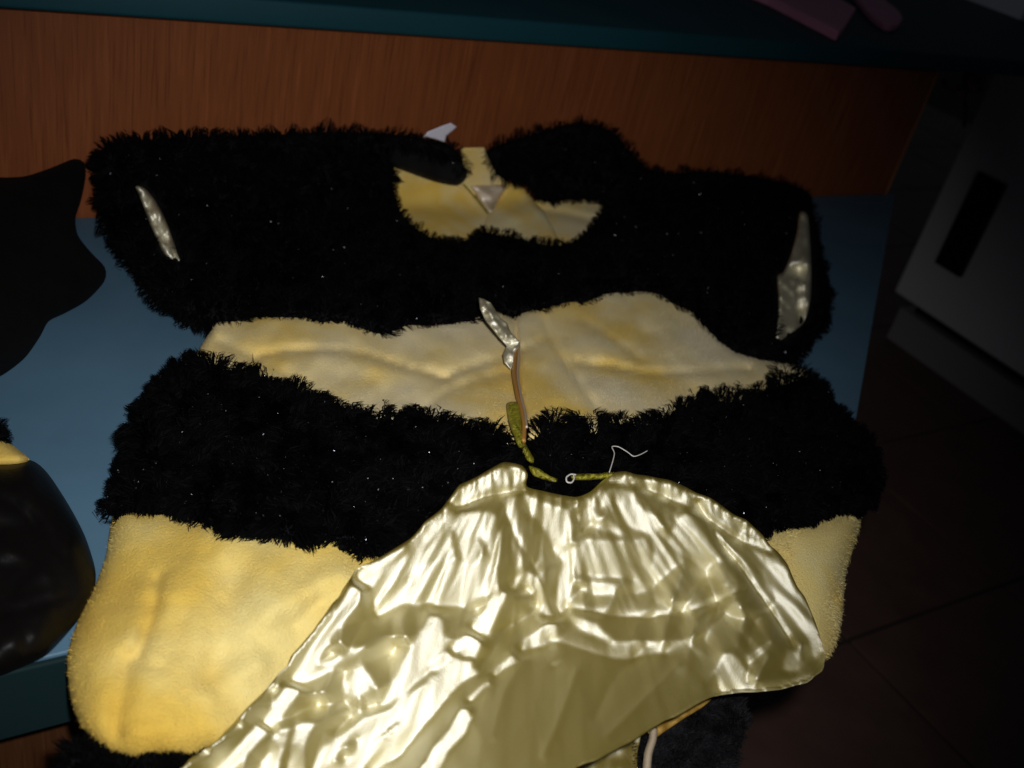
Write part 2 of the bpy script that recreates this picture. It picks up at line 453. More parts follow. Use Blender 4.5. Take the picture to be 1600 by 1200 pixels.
# ------------------------------------------------------------------ floor
gr = bm_obj('floor', boxm(-3, 5, -1.5, 6, ZF - .06, ZF - .004), M_grout); tag(gr, kind='structure')
TS = 0.33
j0 = on_plane(np.array([1325.]), np.array([1000.]), z=ZF)[0]
tb = boxm(-TS / 2 + .003, TS / 2 - .003, -TS / 2 + .003, TS / 2 - .003, -.008, 0, .0015)
t0 = bm_obj('tile', tb, M_tile, gr)
x0 = j0[0] % TS; y0 = j0[1] % TS
first = True
for i in range(0, 12):
    for k in range(-1, 13):
        cx = x0 + (i + .5 - 1) * TS; cy = y0 + (k + .5) * TS
        o = t0 if first else t0.copy()
        if not first: COL.objects.link(o); o.parent = gr
        o.location = (cx, cy, ZF + rng.normal(0, .0004)); o.rotation_euler = (0, 0, rng.normal(0, .001)); first = False

# ------------------------------------------------------------------ wooden cabinet behind, with teal top
ZT = 0.1735; XR = 1.212
cab = empty('cabinet', (0.4, YW + .2, ZF), 'wooden cabinet with vertical brown grain and a dark teal top behind the costume', 'cabinet')
bm_obj('front_panel', boxm(-1.4, XR - .004, YW, YW + .02, ZF, ZT - .003), M_wood, cab)
bm_obj('edge_band', boxm(XR - .0035, XR - .0005, YW - .0008, YW + .02, ZF, ZT - .003), M_woodedge, cab)
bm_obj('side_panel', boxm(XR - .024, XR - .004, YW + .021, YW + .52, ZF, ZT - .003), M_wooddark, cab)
bm_obj('top', boxm(-1.4, XR + .51, YW - .008, YW + 1.2, ZT, ZT + .022, .003), M_teal, cab, True)

# ------------------------------------------------------------------ blue table
def P2(u, v, z=0.0): return on_plane(np.array([float(u)]), np.array([float(v)]), z=z)[0]
ra = P2(1396, 301); rb = P2(1340, 640)
k = (ra[0] - rb[0]) / (ra[1] - rb[1]); xf = ra[0] + k * (YF - ra[1])
tbl = empty('table', (0.3, .6, ZF), 'low table with light blue top and teal front edge under the costume', 'table')
poly = [(-.55, YF), (xf, YF), (ra[0], YW - .0045), (-.55, YW - .0045)]
bm_obj('tabletop', prism(poly, -.006, 0, .0012), M_blue, tbl, True)
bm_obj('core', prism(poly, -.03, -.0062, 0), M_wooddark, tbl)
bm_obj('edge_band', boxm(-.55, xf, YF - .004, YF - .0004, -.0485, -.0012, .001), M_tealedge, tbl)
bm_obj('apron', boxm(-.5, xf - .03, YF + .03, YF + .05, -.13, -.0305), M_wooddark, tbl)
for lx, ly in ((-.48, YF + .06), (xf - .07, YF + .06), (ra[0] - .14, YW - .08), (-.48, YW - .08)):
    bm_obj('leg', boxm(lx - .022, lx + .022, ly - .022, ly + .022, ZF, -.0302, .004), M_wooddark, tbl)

# ------------------------------------------------------------------ white cupboard on the right
A = P2(1404, 540, ZF); XC = A[0] - .03
def onx(u, v): return on_plane(np.array([float(u)]), np.array([float(v)]), x=XC)[0]
yb = onx(1396, 458)[1]; yn = yb - 0.80
cup = empty('cupboard', (XC + .3, yb - .3, ZF), 'white kitchen cupboard with a black upright handle plate and recessed plinth, blurred at right', 'cupboard')
zb = onx(1396, 458)[2]
bm_gap_shade = boxm(XC + .05, XC + .55, yn + .02, yb - .03, zb - .03, zb - .0005)  # black box filling the gap over the plinth, its colour standing for shade
ztop = 0.47
bm_obj('body', boxm(XC + .02, XC + .58, yn, yb, zb, ztop), M_white, cup)
bm_obj('door', boxm(XC, XC + .019, yn, yb, zb + .004, ztop - .004, .004), M_white, cup)
bm_obj('plinth', boxm(XC + .03, XC + .56, yn + .01, yb - .01, ZF, zb - .0305), M_plinth, cup)
bm_obj('recess_shade', bm_gap_shade, M_blackp, cup)
c = np.array([onx(1537, 268), onx(1582, 292), onx(1500, 430), onx(1462, 408)])
hy1 = (c[0, 1] + c[3, 1]) / 2; hy0 = (c[1, 1] + c[2, 1]) / 2; hz1 = (c[0, 2] + c[1, 2]) / 2; hz0 = (c[2, 2] + c[3, 2]) / 2
bm = boxm(XC - .012, XC - .0005, hy0, hy1, hz0, hz1, .003)
bm_obj('handle_plate', bm, M_blackp, cup)

# ------------------------------------------------------------------ pink things on the teal top
ZP = ZT + .0225
def pxprism(pts, z, th, bev=.001, curve=False):
    P = catmull(pts, 6) if curve else np.array(pts, float)
    W = on_plane(P[:, 0], P[:, 1], z=z + th)
    return prism([tuple(p[:2]) for p in W], z, z + th, bev)
pc = bm_obj('paper_bag', pxprism([(1110, -45), (1203, -6), (1262, 24), (1311, 49), (1320, 40), (1338, 12), (1310, -4), (1250, -60)], ZP, .012, .002), M_pink)
tag(pc, 'flat pink packet with a pale front edge lying on the teal top', 'packet')
ps = bm_obj('cloth_strap', pxprism([(1330, -20), (1345, 2), (1362, 22), (1385, 37), (1402, 38), (1411, 28), (1404, 15), (1385, 0), (1370, -20)], ZP, .010, .003, True), M_pink, None, True)
tag(ps, 'rounded pink strap end beside the pink packet on the teal top', 'strap')

# scrap hanging past the corner of the cabinet
def free_sheet(name, pts, y, mt, th=.004, amp=.01):
    B = catmull(pts, 5); lo, hi = B.min(0), B.max(0)
    W = on_plane(B[:, 0], B[:, 1], y=y)
    bm = bmesh.new()
    yy = y + amp * np.sin(B[:, 0] * .2) 
    a = [bm.verts.new((p[0], q, p[2])) for p, q in zip(W, yy)]
    f = bm.faces.new(a); r = bmesh.ops.extrude_face_region(bm, geom=[f])
    for v in r['geom']:
        if isinstance(v, bmesh.types.BMVert): v.co.y += th
    bmesh.ops.recalc_face_normals(bm, faces=bm.faces); bmesh.ops.triangulate(bm, faces=bm.faces)
    return bm_obj(name, bm, mt, None)
hs = free_sheet('cloth_scrap', [(1472, 122), (1490, 132), (1508, 128), (1522, 116), (1543, 114), (1536, 134), (1516, 152), (1520, 175), (1512, 200), (1503, 198), (1508, 170), (1500, 152), (1484, 140)], YW + .10, M_scrap)
tag(hs, 'dim pinkish cloth scrap hanging below the right end of the teal top', 'cloth')

# ------------------------------------------------------------------ black things at the left
upx = [(-60, 272), (0, 277), (40, 275), (80, 262), (116, 248), (131, 254), (134, 275), (127, 312), (118, 342), (122, 368), (142, 394), (164, 418), (163, 440), (135, 470), (100, 490), (76, 502), (62, 527), (38, 560), (0, 588), (-60, 612)]
def lift_hat(u, v): return .035 + .016 * vnoise(u, v, 55, 2) + .008 * vnoise(u, v, 24, 12) + .003 * vnoise(u, v, 10, 7) + .02 * np.clip((60 - u) / 100, 0, 1)
o, _ = patch('cloth_hood', upx, 7, M_felt, None, lift_hat, .004, 40, .9)
tag(o, 'crumpled black cloth hood with two pointed corners at the left', 'hood')
pou = empty('pouch', tuple(P2(40, 900)), 'round black leather-look pouch with yellow plush band and pale seam at lower left', 'pouch')
lift_p = lambda u, v: .030 + .010 * vnoise(u, v, 80, 5) + .004 * vnoise(u, v, 30, 15) + .0012 * vnoise(u, v, 12, 16) + ridge_sum(u, v, [([(-10, 770), (40, 800), (90, 860)], -.003, 7, True), ([(-20, 960), (40, 950), (110, 930)], -.0025, 7, True), ([(-30, 850), (30, 870), (70, 900)], .002, 10, True)])
patch('body', [(-60, 712), (0, 722), (48, 719), (75, 740), (108, 790), (133, 838), (149, 890), (147, 922), (130, 958), (105, 990), (72, 1024), (30, 1044), (0, 1056), (-60, 1074)], 7, M_leather, pou, lift_p, .004, 60, .85)
patch('plush_band', [(-60, 690), (0, 685), (12, 690), (28, 702), (46, 718), (30, 726), (0, 728), (-60, 730)], 6, M_plushcol, pou, lambda u, v: .018 + 0 * u, .003, 14, .5)
ot, Bt = patch('fur_tuft', [(-60, 662), (0, 665), (9, 676), (10, 688), (0, 694), (-60, 694)], 6, M_black, pou, lambda u, v: .016 + 0 * u, .003, 14, .5)
sl = catmull([(-40, 1064), (0, 1050), (30, 1040), (62, 1026), (90, 998)], 5, False)
tube('seam', surf(sl[:, 0], sl[:, 1] - 2, np.full(len(sl), .0085)), .0007, M_thread, pou, 6)

# ------------------------------------------------------------------ the bee costume
bee = empty('bee_costume', (0.5, .6, 0.0), 'bee costume of shaggy black fur and yellow plush with satin lining on blue table', 'costume')

# --- waist and skirt in plush
wrink = [([(400, 555), (470, 545), (560, 550), (640, 575), (700, 590)], -.0035, 8), ([(430, 540), (520, 545), (600, 556)], .002, 12),
         ([(500, 560), (580, 570), (660, 588)], .003, 10), ([(690, 590), (740, 570), (780, 560)], -.003, 8), ([(660, 640), (700, 610), (760, 588), (795, 580)], -.0028, 8),
         ([(850, 500), (870, 545), (900, 590), (935, 640)], -.0032, 7), ([(815, 545), (850, 530)], -.0025, 6),
         ([(900, 565), (960, 572), (1020, 583), (1080, 580), (1170, 575)], -.0035, 7), ([(910, 500), (960, 530), (1000, 560)], -.0022, 10),
         ([(920, 540), (990, 570)], .003, 14), ([(1040, 580), (1150, 590), (1220, 575)], .003, 14), ([(880, 610), (960, 600)], .002, 16), ([(340, 530), (420, 570), (480, 600)], -.002, 9)]
det_w = lambda u, v: ridge_sum(u, v, [(a_[0], a_[1] * (1.35 if a_[1] < 0 else .8), a_[2] * (.8 if a_[1] < 0 else 1.5), a_[1] < 0) for a_ in wrink]) + .0032 * vnoise(u, v, 42, 3) + .0022 * vnoise(u, v, 24, 13) + .0005 * vnoise(u, v, 7, 14) + .0012 * vnoise(u, v, 15, 4)
lift_w = lambda u, v: Hb(u, v) - .004
wl = [(345, 495), (500, 490), (700, 500), (755, 485), (790, 490), (812, 500), (812, 525), (810, 550), (810, 575), (812, 605), (816, 640), (816, 668), (818, 690), (780, 700), (640, 670), (520, 650), (420, 610), (345, 590), (303, 570), (312, 545), (330, 516)]
wr = [(803, 495), (830, 480), (960, 450), (1060, 455), (1100, 500), (1145, 545), (1190, 560), (1250, 572), (1262, 590), (1200, 620), (1000, 680), (860, 690), (822, 692), (821, 668), (816, 640), (810, 612), (807, 585), (808, 555), (805, 525)]
for P_, k_, n_ in ((wl, 0.0, 9500), (wr, .0025, 9000)):
    o, Bw = patch('waist_panel', P_, 6, M_plushpale, bee, lambda u, v: lift_w(u, v) + k_, .003, 11, .35, det_w)
    strands('plush_pile', Bw, n_, M_fuzzpale, o, lambda u, v: lift_w(u, v) + k_ + det_w(u, v), .0015, .00030, 1.0, .6, 8, 0, 5, True, (0.2, .4), edge_r=11, edge_drop=.35)

wr2 = [([(245, 905), (240, 945), (228, 985), (215, 1025)], -.0045, 11), ([(225, 910), (215, 960), (205, 1000)], .002, 20), ([(260, 930), (252, 985), (240, 1020)], .002, 20), ([(222, 1036), (255, 1042)], -.002, 5),
       ([(420, 960), (480, 925), (530, 900)], .005, 26), ([(460, 975), (500, 940)], -.003, 12), ([(370, 900), (350, 980), (330, 1060)], -.004, 26), ([(200, 1030), (185, 1100), (180, 1150)], -.004, 16), ([(330, 1080), (400, 1040)], .004, 22)]
det_s = lambda u, v: ridge_sum(u, v, [(a_[0], a_[1], a_[2], a_[1] < 0 and a_[2] < 14) for a_ in wr2]) + .0004 * vnoise(u, v, 7, 14) + .006 * vnoise(u, v, 75, 8) + .0012 * vnoise(u, v, 20, 9)
lift_s = lambda u, v: Hb(u, v) - .003
o, Bs = patch('skirt_panel', [(188, 790), (173, 822), (166, 866), (150, 912), (128, 955), (110, 1005), (105, 1040), (111, 1090), (124, 1130), (146, 1156), (180, 1177), (215, 1186), (252, 1181), (300, 1183), (330, 1172), (400, 1190), (470, 1120), (560, 1010), (640, 900), (640, 830), (540, 800), (400, 790), (260, 780)], 7, M_plush, bee, lift_s, .004, 55, .8, det_s)
strands('plush_pile', Bs, 26000, M_fuzz, o, lambda u, v: lift_s(u, v) + det_s(u, v), .0018, .00032, 1.0, .8, 10, 0, 6, True, (0.1, .6), edge_r=55, edge_drop=.8)
o, Br = patch('skirt_panel', [(1195, 815), (1250, 805), (1290, 795), (1325, 795), (1346, 805), (1336, 850), (1323, 890), (1319, 925), (1316, 965), (1306, 1008), (1288, 1032), (1250, 1020), (1200, 940), (1170, 860)], 7, M_plushwarm, bee, lift_s, .004, 40, .8, lambda u, v: .005 * vnoise(u, v, 50, 12))
strands('plush_pile', Br, 7000, M_plushwarm, o, lift_s, .0026, .0004, 1.0, .8, 10, 0, 7, True, (0.1, .6), edge_r=40, edge_drop=.8)

# hem pieces below
lift_h = lambda u, v: .008 + 0 * u
oh, Bh = patch('hem_fur', [(112, 1165), (160, 1172), (215, 1188), (300, 1184), (330, 1190), (310, 1235), (110, 1235)], 7, M_black, bee, lift_h, .003, 10, .5)
oj, Bj = patch('back_panel', [(1000, 1120), (1040, 1118), (1095, 1095), (1130, 1088), (1160, 1090), (1168, 1130), (1150, 1180), (1140, 1240), (990, 1240)], 7, M_jersey, bee, lambda u, v: -.012 + 0 * u + .004 * vnoise(u, v, 30, 3), .003, 14, .0)
patch('gold_facing', [(1010, 1140), (1036, 1124), (1060, 1112), (1092, 1096), (1112, 1092), (1096, 1106), (1070, 1122), (1040, 1142), (1024, 1152)], 4, M_gold, bee, lambda u, v: -.004 + .003 * vnoise(u, v, 12, 3), .002, 6, .0)
patch('yellow_facing', [(880, 1215), (905, 1192), (940, 1176), (985, 1148), (1002, 1142), (996, 1175), (985, 1240), (880, 1240)], 5, M_satin, bee, lambda u, v: -.008 + .005 * vnoise(u, v, 22, 3), .002, 6, .0)
tp = catmull([(1021, 1138), (1020, 1155), (1013, 1178), (1010, 1215)], 5, False)
tube('tie_cord', surf(tp[:, 0], tp[:, 1], np.full(len(tp), -.001)), .0022, M_satinw, bee)

# --- satin lining
# pieces of cloth turned towards the viewer (traced in the photograph's pixels), with how squarely they face; the folds are solved from them
def zA(P): return [(625 + x * .4494, 688 + y * .4495) for x, y in P]
def zB(P): return [(280 + x * .35, 840 + y * .35) for x, y in P]
FACE = [
    (.85, zA([(160, 205), (250, 130), (340, 90), (400, 90), (440, 110), (445, 160), (300, 180), (200, 225), (100, 270)])),
    (.75, zA([(60, 290), (180, 240), (330, 250), (340, 320), (340, 420), (330, 520), (240, 570), (120, 575), (30, 490), (20, 400)])),
    (1.15, zA([(30, 440), (140, 420), (330, 440), (340, 520), (260, 545), (230, 580), (170, 560), (90, 550), (30, 490)])),
    (.15, zA([(170, 300), (190, 320), (215, 420), (195, 425)])), (.15, zA([(265, 330), (285, 340), (310, 400), (290, 405)])),
    (.8, zA([(370, 180), (402, 190), (412, 330), (422, 440), (382, 470), (388, 420), (380, 300)])),
    (.95, zA([(435, 185), (500, 215), (580, 240), (600, 290), (575, 410), (540, 400), (500, 310), (450, 245)])),
    (1.2, zA([(575, 390), (610, 350), (600, 440), (580, 560), (560, 605), (538, 570), (548, 480)])),
    (.8, zA([(600, 270), (650, 225), (700, 270), (770, 310), (780, 335), (640, 285)])),
    (.75, zA([(650, 205), (720, 165), (735, 200), (700, 240), (660, 230)])),
    (1.1, zA([(735, 160), (795, 155), (820, 220), (890, 270), (920, 330), (912, 400), (865, 445), (882, 380), (860, 320), (780, 290)])),
    (.82, zA([(605, 380), (640, 340), (700, 345), (800, 350), (855, 335), (872, 420), (830, 470), (700, 475), (610, 455)])),
    (.9, zA([(630, 490), (740, 490), (738, 535), (650, 530)])),
    (.82, zA([(860, 440), (905, 400), (930, 330), (980, 250), (1050, 260), (1130, 370), (1170, 410), (1090, 420), (1060, 475), (1000, 410), (940, 450), (870, 520), (805, 535), (800, 480)])),
    (.95, zA([(760, 125), (850, 135), (1000, 165), (1150, 235), (1250, 305), (1275, 335), (1200, 305), (1170, 335), (1100, 285), (1010, 215), (880, 165)])),
    (.8, zA([(1250, 445), (1320, 430), (1380, 560), (1430, 680), (1400, 660), (1330, 580), (1265, 500)])),
    (.9, zA([(1120, 740), (1150, 738), (1195, 780), (1198, 872), (1108, 872), (1098, 800)])), (.85, zA([(1195, 760), (1295, 690), (1285, 712), (1205, 780)])),
    (.75, zA([(1340, 720), (1395, 700), (1385, 800), (1325, 795)])), (.5, zA([(1195, 850), (1300, 835), (1430, 810), (1440, 830), (1380, 852), (1200, 880)])),
    (1.15, zA([(325, 520), (352, 540), (262, 685), (125, 800), (95, 785), (230, 670), (300, 580)])),
    (1.1, zA([(430, 450), (472, 470), (500, 560), (478, 520), (435, 482), (392, 505), (335, 605), (265, 745), (190, 860), (105, 965), (0, 1090), (-110, 1160), (-40, 1050), (100, 880), (200, 760), (310, 600), (380, 490)])),
    (.65, zA([(110, 815), (255, 710), (320, 610), (260, 755), (160, 850), (90, 840)])),
    (.85, zA([(590, 600), (680, 630), (745, 700), (700, 685), (620, 650)])), (.8, zA([(430, 690), (540, 615), (542, 700), (440, 725), (400, 770)])), (.7, zA([(480, 530), (505, 560), (545, 610), (535, 625), (480, 590)])),
    (.5, zA([(830, 605), (890, 600), (870, 618)])), (.45, zA([(520, 770), (580, 750), (540, 785)])),
    (.8, zA([(400, 720), (392, 775), (345, 805), (265, 885), (232, 930), (245, 985), (185, 1050), (100, 1160), (50, 1160), (150, 1040), (205, 930), (300, 830)])),
    (.92, zB([(740, 260), (820, 120), (870, 150), (785, 300), (668, 465), (590, 595), (505, 735), (425, 838), (255, 1020), (190, 1060), (130, 1060), (370, 800), (462, 680), (525, 570), (600, 455), (700, 320)])),
    (.9, zB([(845, 110), (920, 70), (1005, 40), (1020, 165), (865, 300), (855, 220)])), (1.0, zB([(1000, 190), (1140, 285), (1000, 292), (890, 345), (870, 335), (930, 260)])),
    (.95, zB([(550, 650), (590, 580), (680, 550), (770, 490), (822, 485), (760, 540), (640, 612)])),
    (.75, zB([(740, 580), (800, 550), (850, 620), (882, 690), (850, 740), (800, 680), (785, 735), (820, 795), (770, 790), (725, 690)])),
    (.7, zB([(960, 620), (1020, 490), (1090, 400), (1110, 340), (1170, 350), (1180, 440), (1220, 450), (1130, 540), (1110, 600), (1010, 690), (940, 740), (890, 750)])),
    (.75, zB([(1330, 590), (1200, 690), (1100, 790), (1000, 870), (900, 940), (780, 1060), (580, 1060), (620, 930), (720, 880), (830, 800), (950, 760), (1000, 700), (1110, 650), (1250, 580)])),
    (.15, zB([(680, 1000), (740, 900), (800, 870), (790, 940), (720, 1020)])), (.2, zB([(870, 900), (960, 820), (1000, 810), (930, 890)])),
    (.8, zB([(430, 860), (490, 850), (470, 930), (430, 1060), (330, 1060), (400, 930)])), (.8, zB([(520, 830), (602, 820), (560, 920), (560, 1060), (480, 1060), (490, 930)])), (.7, zB([(630, 900), (650, 870), (662, 930), (610, 985)])),
    (.7, zB([(1180, 880), (1260, 790), (1292, 860), (1200, 950), (1150, 1060), (1080, 1060), (1120, 950)]))]
def facets(nt_, nr, amp, seed, blur):
    """crumple: flat facets running out from the gathered waist, as one raster of heights in (angle, radius)"""
    g = np.random.default_rng(seed); TW, RH = 900, 300
    hh = g.random((nr + 3, nt_ + 3)) - .5
    jt = g.random((nr + 3, nt_ + 3, 2)) * .7 - .35
    pts = [Vector((a + jt[r, a, 0], r + jt[r, a, 1])) for r in range(nr + 3) for a in range(nt_ + 3)]
    res = delaunay_2d_cdt(pts, [], [], 0, 1e-6)
    V = np.array([tuple(p) for p in res[0]]); Hh = np.array([hh.ravel()[i[0]] for i in res[3]])
    out = np.zeros((RH, TW))
    for f in res[2]:
        A = V[list(f)]; ha = Hh[list(f)]
        lo_ = (A.min(0) - 1) / [nt_, nr] * [TW, RH]; hi_ = (A.max(0) - 1) / [nt_, nr] * [TW, RH]
        xs = np.arange(max(0, int(lo_[0])), min(TW, int(hi_[0]) + 2)); ys = np.arange(max(0, int(lo_[1])), min(RH, int(hi_[1]) + 2))
        if len(xs) == 0 or len(ys) == 0: continue
        gx, gy = np.meshgrid(xs * nt_ / TW + 1, ys * nr / RH + 1)
        (x1, y1), (x2, y2), (x3, y3) = A
        D = (y2 - y3) * (x1 - x3) + (x3 - x2) * (y1 - y3)
        if abs(D) < 1e-9: continue
        l1 = ((y2 - y3) * (gx - x3) + (x3 - x2) * (gy - y3)) / D; l2 = ((y3 - y1) * (gx - x3) + (x1 - x3) * (gy - y3)) / D; l3 = 1 - l1 - l2
        mk = (l1 >= -1e-6) & (l2 >= -1e-6) & (l3 >= -1e-6)
        sub = out[ys[0]:ys[-1] + 1, xs[0]:xs[-1] + 1]
        sub[mk] = (l1 * ha[0] + l2 * ha[1] + l3 * ha[2])[mk]
    for _ in range(blur):
        out[1:-1] = (out[:-2] + 2 * out[1:-1] + out[2:]) / 4; out[:, 1:-1] = (out[:, :-2] + 2 * out[:, 1:-1] + out[:, 2:]) / 4
    def fn(u, v):
        th = np.arctan2(u - 850, v - 560); r = np.hypot(u - 850, v - 560)
        x = np.clip((th + 1.25) / 2.5, 0, .999) * (TW - 2); y = np.clip((r - 120) / 720, 0, .999) * (RH - 2)
        xi = x.astype(int); yi = y.astype(int); fx = x - xi; fy = y - yi
        return amp * ((out[yi, xi] * (1 - fx) + out[yi, xi + 1] * fx) * (1 - fy) + (out[yi + 1, xi] * (1 - fx) + out[yi + 1, xi + 1] * fx) * fy)
    return fn
fc1 = facets(13, 5, .006, 3, 2); fc2 = facets(30, 14, .004, 4, 1); fc3 = facets(110, 12, .0022, 6, 0); fc4 = facets(46, 7, .0042, 8, 1)
def solve_relief():
    """cloth height whose pieces face the way FACE says: gradient descent on a 4-pixel raster"""
    st = 3.0; x0, y0, nx, ny = 270, 716, 347, 178
    gu, gv = np.meshgrid(x0 + st * np.arange(nx), y0 + st * np.arange(ny)); U, Vv = gu.ravel(), gv.ravel(); PP = np.stack([U, Vv], -1)
    T = np.clip(.22 - .00045 * (Vv - 900), .07, .24) + .10 * vnoise(U, Vv, 26, 50) * np.clip((1050 - Vv) / 200, 0.1, 1)
    T = np.clip(T, .05, 1)
    for lv, P in [(.5, zA([(1050, 180), (1260, 300), (1330, 420), (1420, 560), (1480, 720), (1440, 760), (1380, 620), (1280, 480), (1180, 380), (1080, 260)]))] + FACE: T[inside(PP, np.array(P))] = lv
    T = T.reshape(ny, nx)
    for _ in range(1):      # a hair of softness where pieces meet
        T[1:-1] = (T[:-2] + 2 * T[1:-1] + T[2:]) / 4; T[:, 1:-1] = (T[:, :-2] + 2 * T[:, 1:-1] + T[:, 2:]) / 4
    T = np.clip(T, .05, .97)
    h0 = (Hb(U, Vv) + .011).reshape(ny, nx)
    dz = rays(U, Vv)[:, 2].reshape(ny, nx); t = (h0 - CAM[2]) / dz
    fu = t * Rm[2, 0] / F * st; fv = t * Rm[2, 1] / F * st          # slope of a sheet square to the eye
    sg = 1.5e-4 * st
    h = h0 + (fc1(U, Vv) + fc2(U, Vv) * .6).reshape(ny, nx)
    pull = (.6 + 14 * np.clip(1.6 * (1 - np.hypot((U - 900) / 330, (Vv - 1075) / 115)), 0, 1) * (T.ravel() < .3)).reshape(ny, nx)
    h = np.where(pull > 2, h0, h)
    m = np.zeros_like(h); v2 = np.zeros_like(h)
    def lap(q):
        r = np.zeros_like(q); r[1:-1, 1:-1] = q[:-2, 1:-1] + q[2:, 1:-1] + q[1:-1, :-2] + q[1:-1, 2:] - 4 * q[1:-1, 1:-1]; return r
    for it in range(700):
        du = np.zeros_like(h); dv = np.zeros_like(h)
        du[:, :-1] = h[:, 1:] - h[:, :-1] ; dv[:-1] = h[1:] - h[:-1]
        eu = (du - fu) / sg; ev = (dv - fv) / sg
        I = 1 / (1 + eu * eu + ev * ev)
        dI = 2 * (I - T) * (-2 * I * I) / sg
        qu = dI * eu; qv = dI * ev; qu[:, -1] = 0; qv[-1] = 0
        g = np.zeros_like(h)
        g -= qu; g[:, 1:] += qu[:, :-1]; g -= qv; g[1:] += qv[:-1]
        g += 2 * 14.0 ** 2 * (h - h0) * pull
        g += 2 * lap(lap(h)) * (1 / sg) ** 2 * (.014 if it < 450 else .005)
        m = .9 * m + .1 * g; v2 = .995 * v2 + .005 * g * g
        h = h - (2.5e-4 if it < 400 else 1e-4) * (m / (1 - .9 ** (it + 1))) / (np.sqrt(v2 / (1 - .995 ** (it + 1))) + 1e-9)
    hh = h - h0
    print('relief fit', float(np.abs(I - T).mean()), 'range', float(hh.min()), float(hh.max()))
    def fn(u, v):
        x = np.clip((u - x0) / st, 0, nx - 1.001); y = np.clip((v - y0) / st, 0, ny - 1.001)
        xi = x.astype(int); yi = y.astype(int); fx = x - xi; fy = y - yi
        return (hh[yi, xi] * (1 - fx) + hh[yi, xi + 1] * fx) * (1 - fy) + (hh[yi + 1, xi] * (1 - fx) + hh[yi + 1, xi + 1] * fx) * fy
    return fn
pool = [([(712, 797), (760, 776), (830, 763)], -.002, 4, True), ([(955, 754), (1020, 769), (1090, 801), (1150, 840), (1205, 862)], -.0018, 5, True), (zA([(350, 200), (400, 330), (500, 500), (550, 605)]), -.001, 5, True),
        ([(888, 950), (988, 965), (1080, 955), (1163, 922)], -.0025, 7, True), ([(960, 1000), (1050, 1000), (1100, 985), (1150, 935)], .0022, 10, True), ([(1010, 1010), (960, 1060), (930, 1120)], -.002, 12, True), ([(820, 1030), (790, 1080), (770, 1150)], .0025, 12, True),
        ([(900, 1050), (880, 1110), (850, 1180)], .002, 9, True), ([(1060, 1040), (1000, 1100), (950, 1150)], .002, 9, True), ([(1090, 785), (1125, 845), (1160, 890), (1205, 955), (1240, 1008)], -.004, 5, True), ([(860, 1000), (960, 1030), (1040, 1020)], -.0018, 9, True)]
relief = solve_relief()
def det_t(u, v):
    top = np.interp(u, [690, 720, 760, 810, 850, 900, 950, 1000, 1060, 1130, 1190], [795, 755, 735, 728, 765, 775, 745, 742, 755, 792, 835])
    pleat = .0030 * (vnoise(u, v * .25, 9, 9) + .6 * vnoise(u, v * .25, 5, 19)) * np.exp(-np.clip(v - top, 0, 400) / 22)
    low = np.clip((v - 930) / 60, 0, 1)
    return pleat + relief(u, v) + np.clip(np.hypot(u - 850, v - 560) / 420, .35, 1) * (.65 * fc3(u, v) + .85 * fc4(u, v)) * (1 - .35 * low) + ridge_sum(u, v, pool)
sat = [(560, 890), (600, 868), (640, 842), (664, 815), (690, 797), (706, 770), (735, 750), (764, 733), (786, 724), (815, 728), (826, 742), (824, 760), (850, 766), (880, 773), (902, 775), (940, 756), (955, 741), (976, 737), (1010, 745), (1050, 752), (1090, 769), (1130, 790), (1165, 813), (1192, 835), (1215, 865), (1240, 900), (1265, 950), (1281, 990), (1290, 1020), (1286, 1044), (1260, 1065), (1220, 1078), (1160, 1083), (1112, 1090), (1090, 1102), (1040, 1126), (1018, 1138), (990, 1155), (950, 1178), (900, 1202), (870, 1235), (290, 1235), (287, 1197), (330, 1163), (390, 1103), (440, 1048), (490, 983), (530, 930)]
lift_t = lambda u, v: Hb(u, v) + .011
sat = [(p[0] + rng.normal(0, 1.2), p[1] + rng.normal(0, 1.2)) for p in catmull(sat, 16)]
o, Bsat = patch('satin_lining', sat, 3.6, M_satin, bee, lift_t, .0010, 4, .02, det_t)

# --- neck: collar pieces in plush, satin facing
lift_n = lambda u, v: Hb(u, v) * .22 + .0005
patch('neck_facing', [(720, 231), (756, 230), (766, 250), (778, 272), (800, 292), (790, 304), (735, 305), (712, 290), (724, 262)], 4, M_plushpale, bee, lambda u, v: lift_n(u, v) + .0008, .002, 3, 0, lambda u, v: .003 * vnoise(u, v, 20, 3), curve=False)
o, Bc = patch('collar_panel', [(605, 250), (640, 268), (690, 284), (728, 286), (742, 305), (765, 332), (760, 360), (740, 395), (690, 390), (640, 370), (608, 320)], 5, M_plushcol, bee, lambda u, v: lift_n(u, v) + .0012, .003, 10, .4, lambda u, v: .004 * vnoise(u, v, 40, 5) + ridge_sum(u, v, [([(640, 320), (700, 328), (750, 335)], -.0015, 12)]))
o, Bc2 = patch('collar_panel', [(764, 334), (780, 310), (792, 289), (806, 288), (822, 298), (836, 316), (850, 330), (865, 352), (872, 390), (790, 395), (760, 380), (757, 350)], 5, M_plushcol, bee, lambda u, v: lift_n(u, v) + .003, .003, 10, .4, lambda u, v: .003 * vnoise(u, v, 30, 7) + ridge_sum(u, v, [([(770, 350), (810, 335), (835, 325)], .0025, 12)]))
patch('collar_panel', [(834, 316), (860, 310), (900, 308), (947, 308), (945, 345), (900, 385), (860, 385), (852, 345)], 5, M_plushpale, bee, lambda u, v: lift_n(u, v) + .0012, .003, 8, .4, lambda u, v: ridge_sum(u, v, [([(845, 328), (890, 335), (930, 345)], -.003, 6)]))
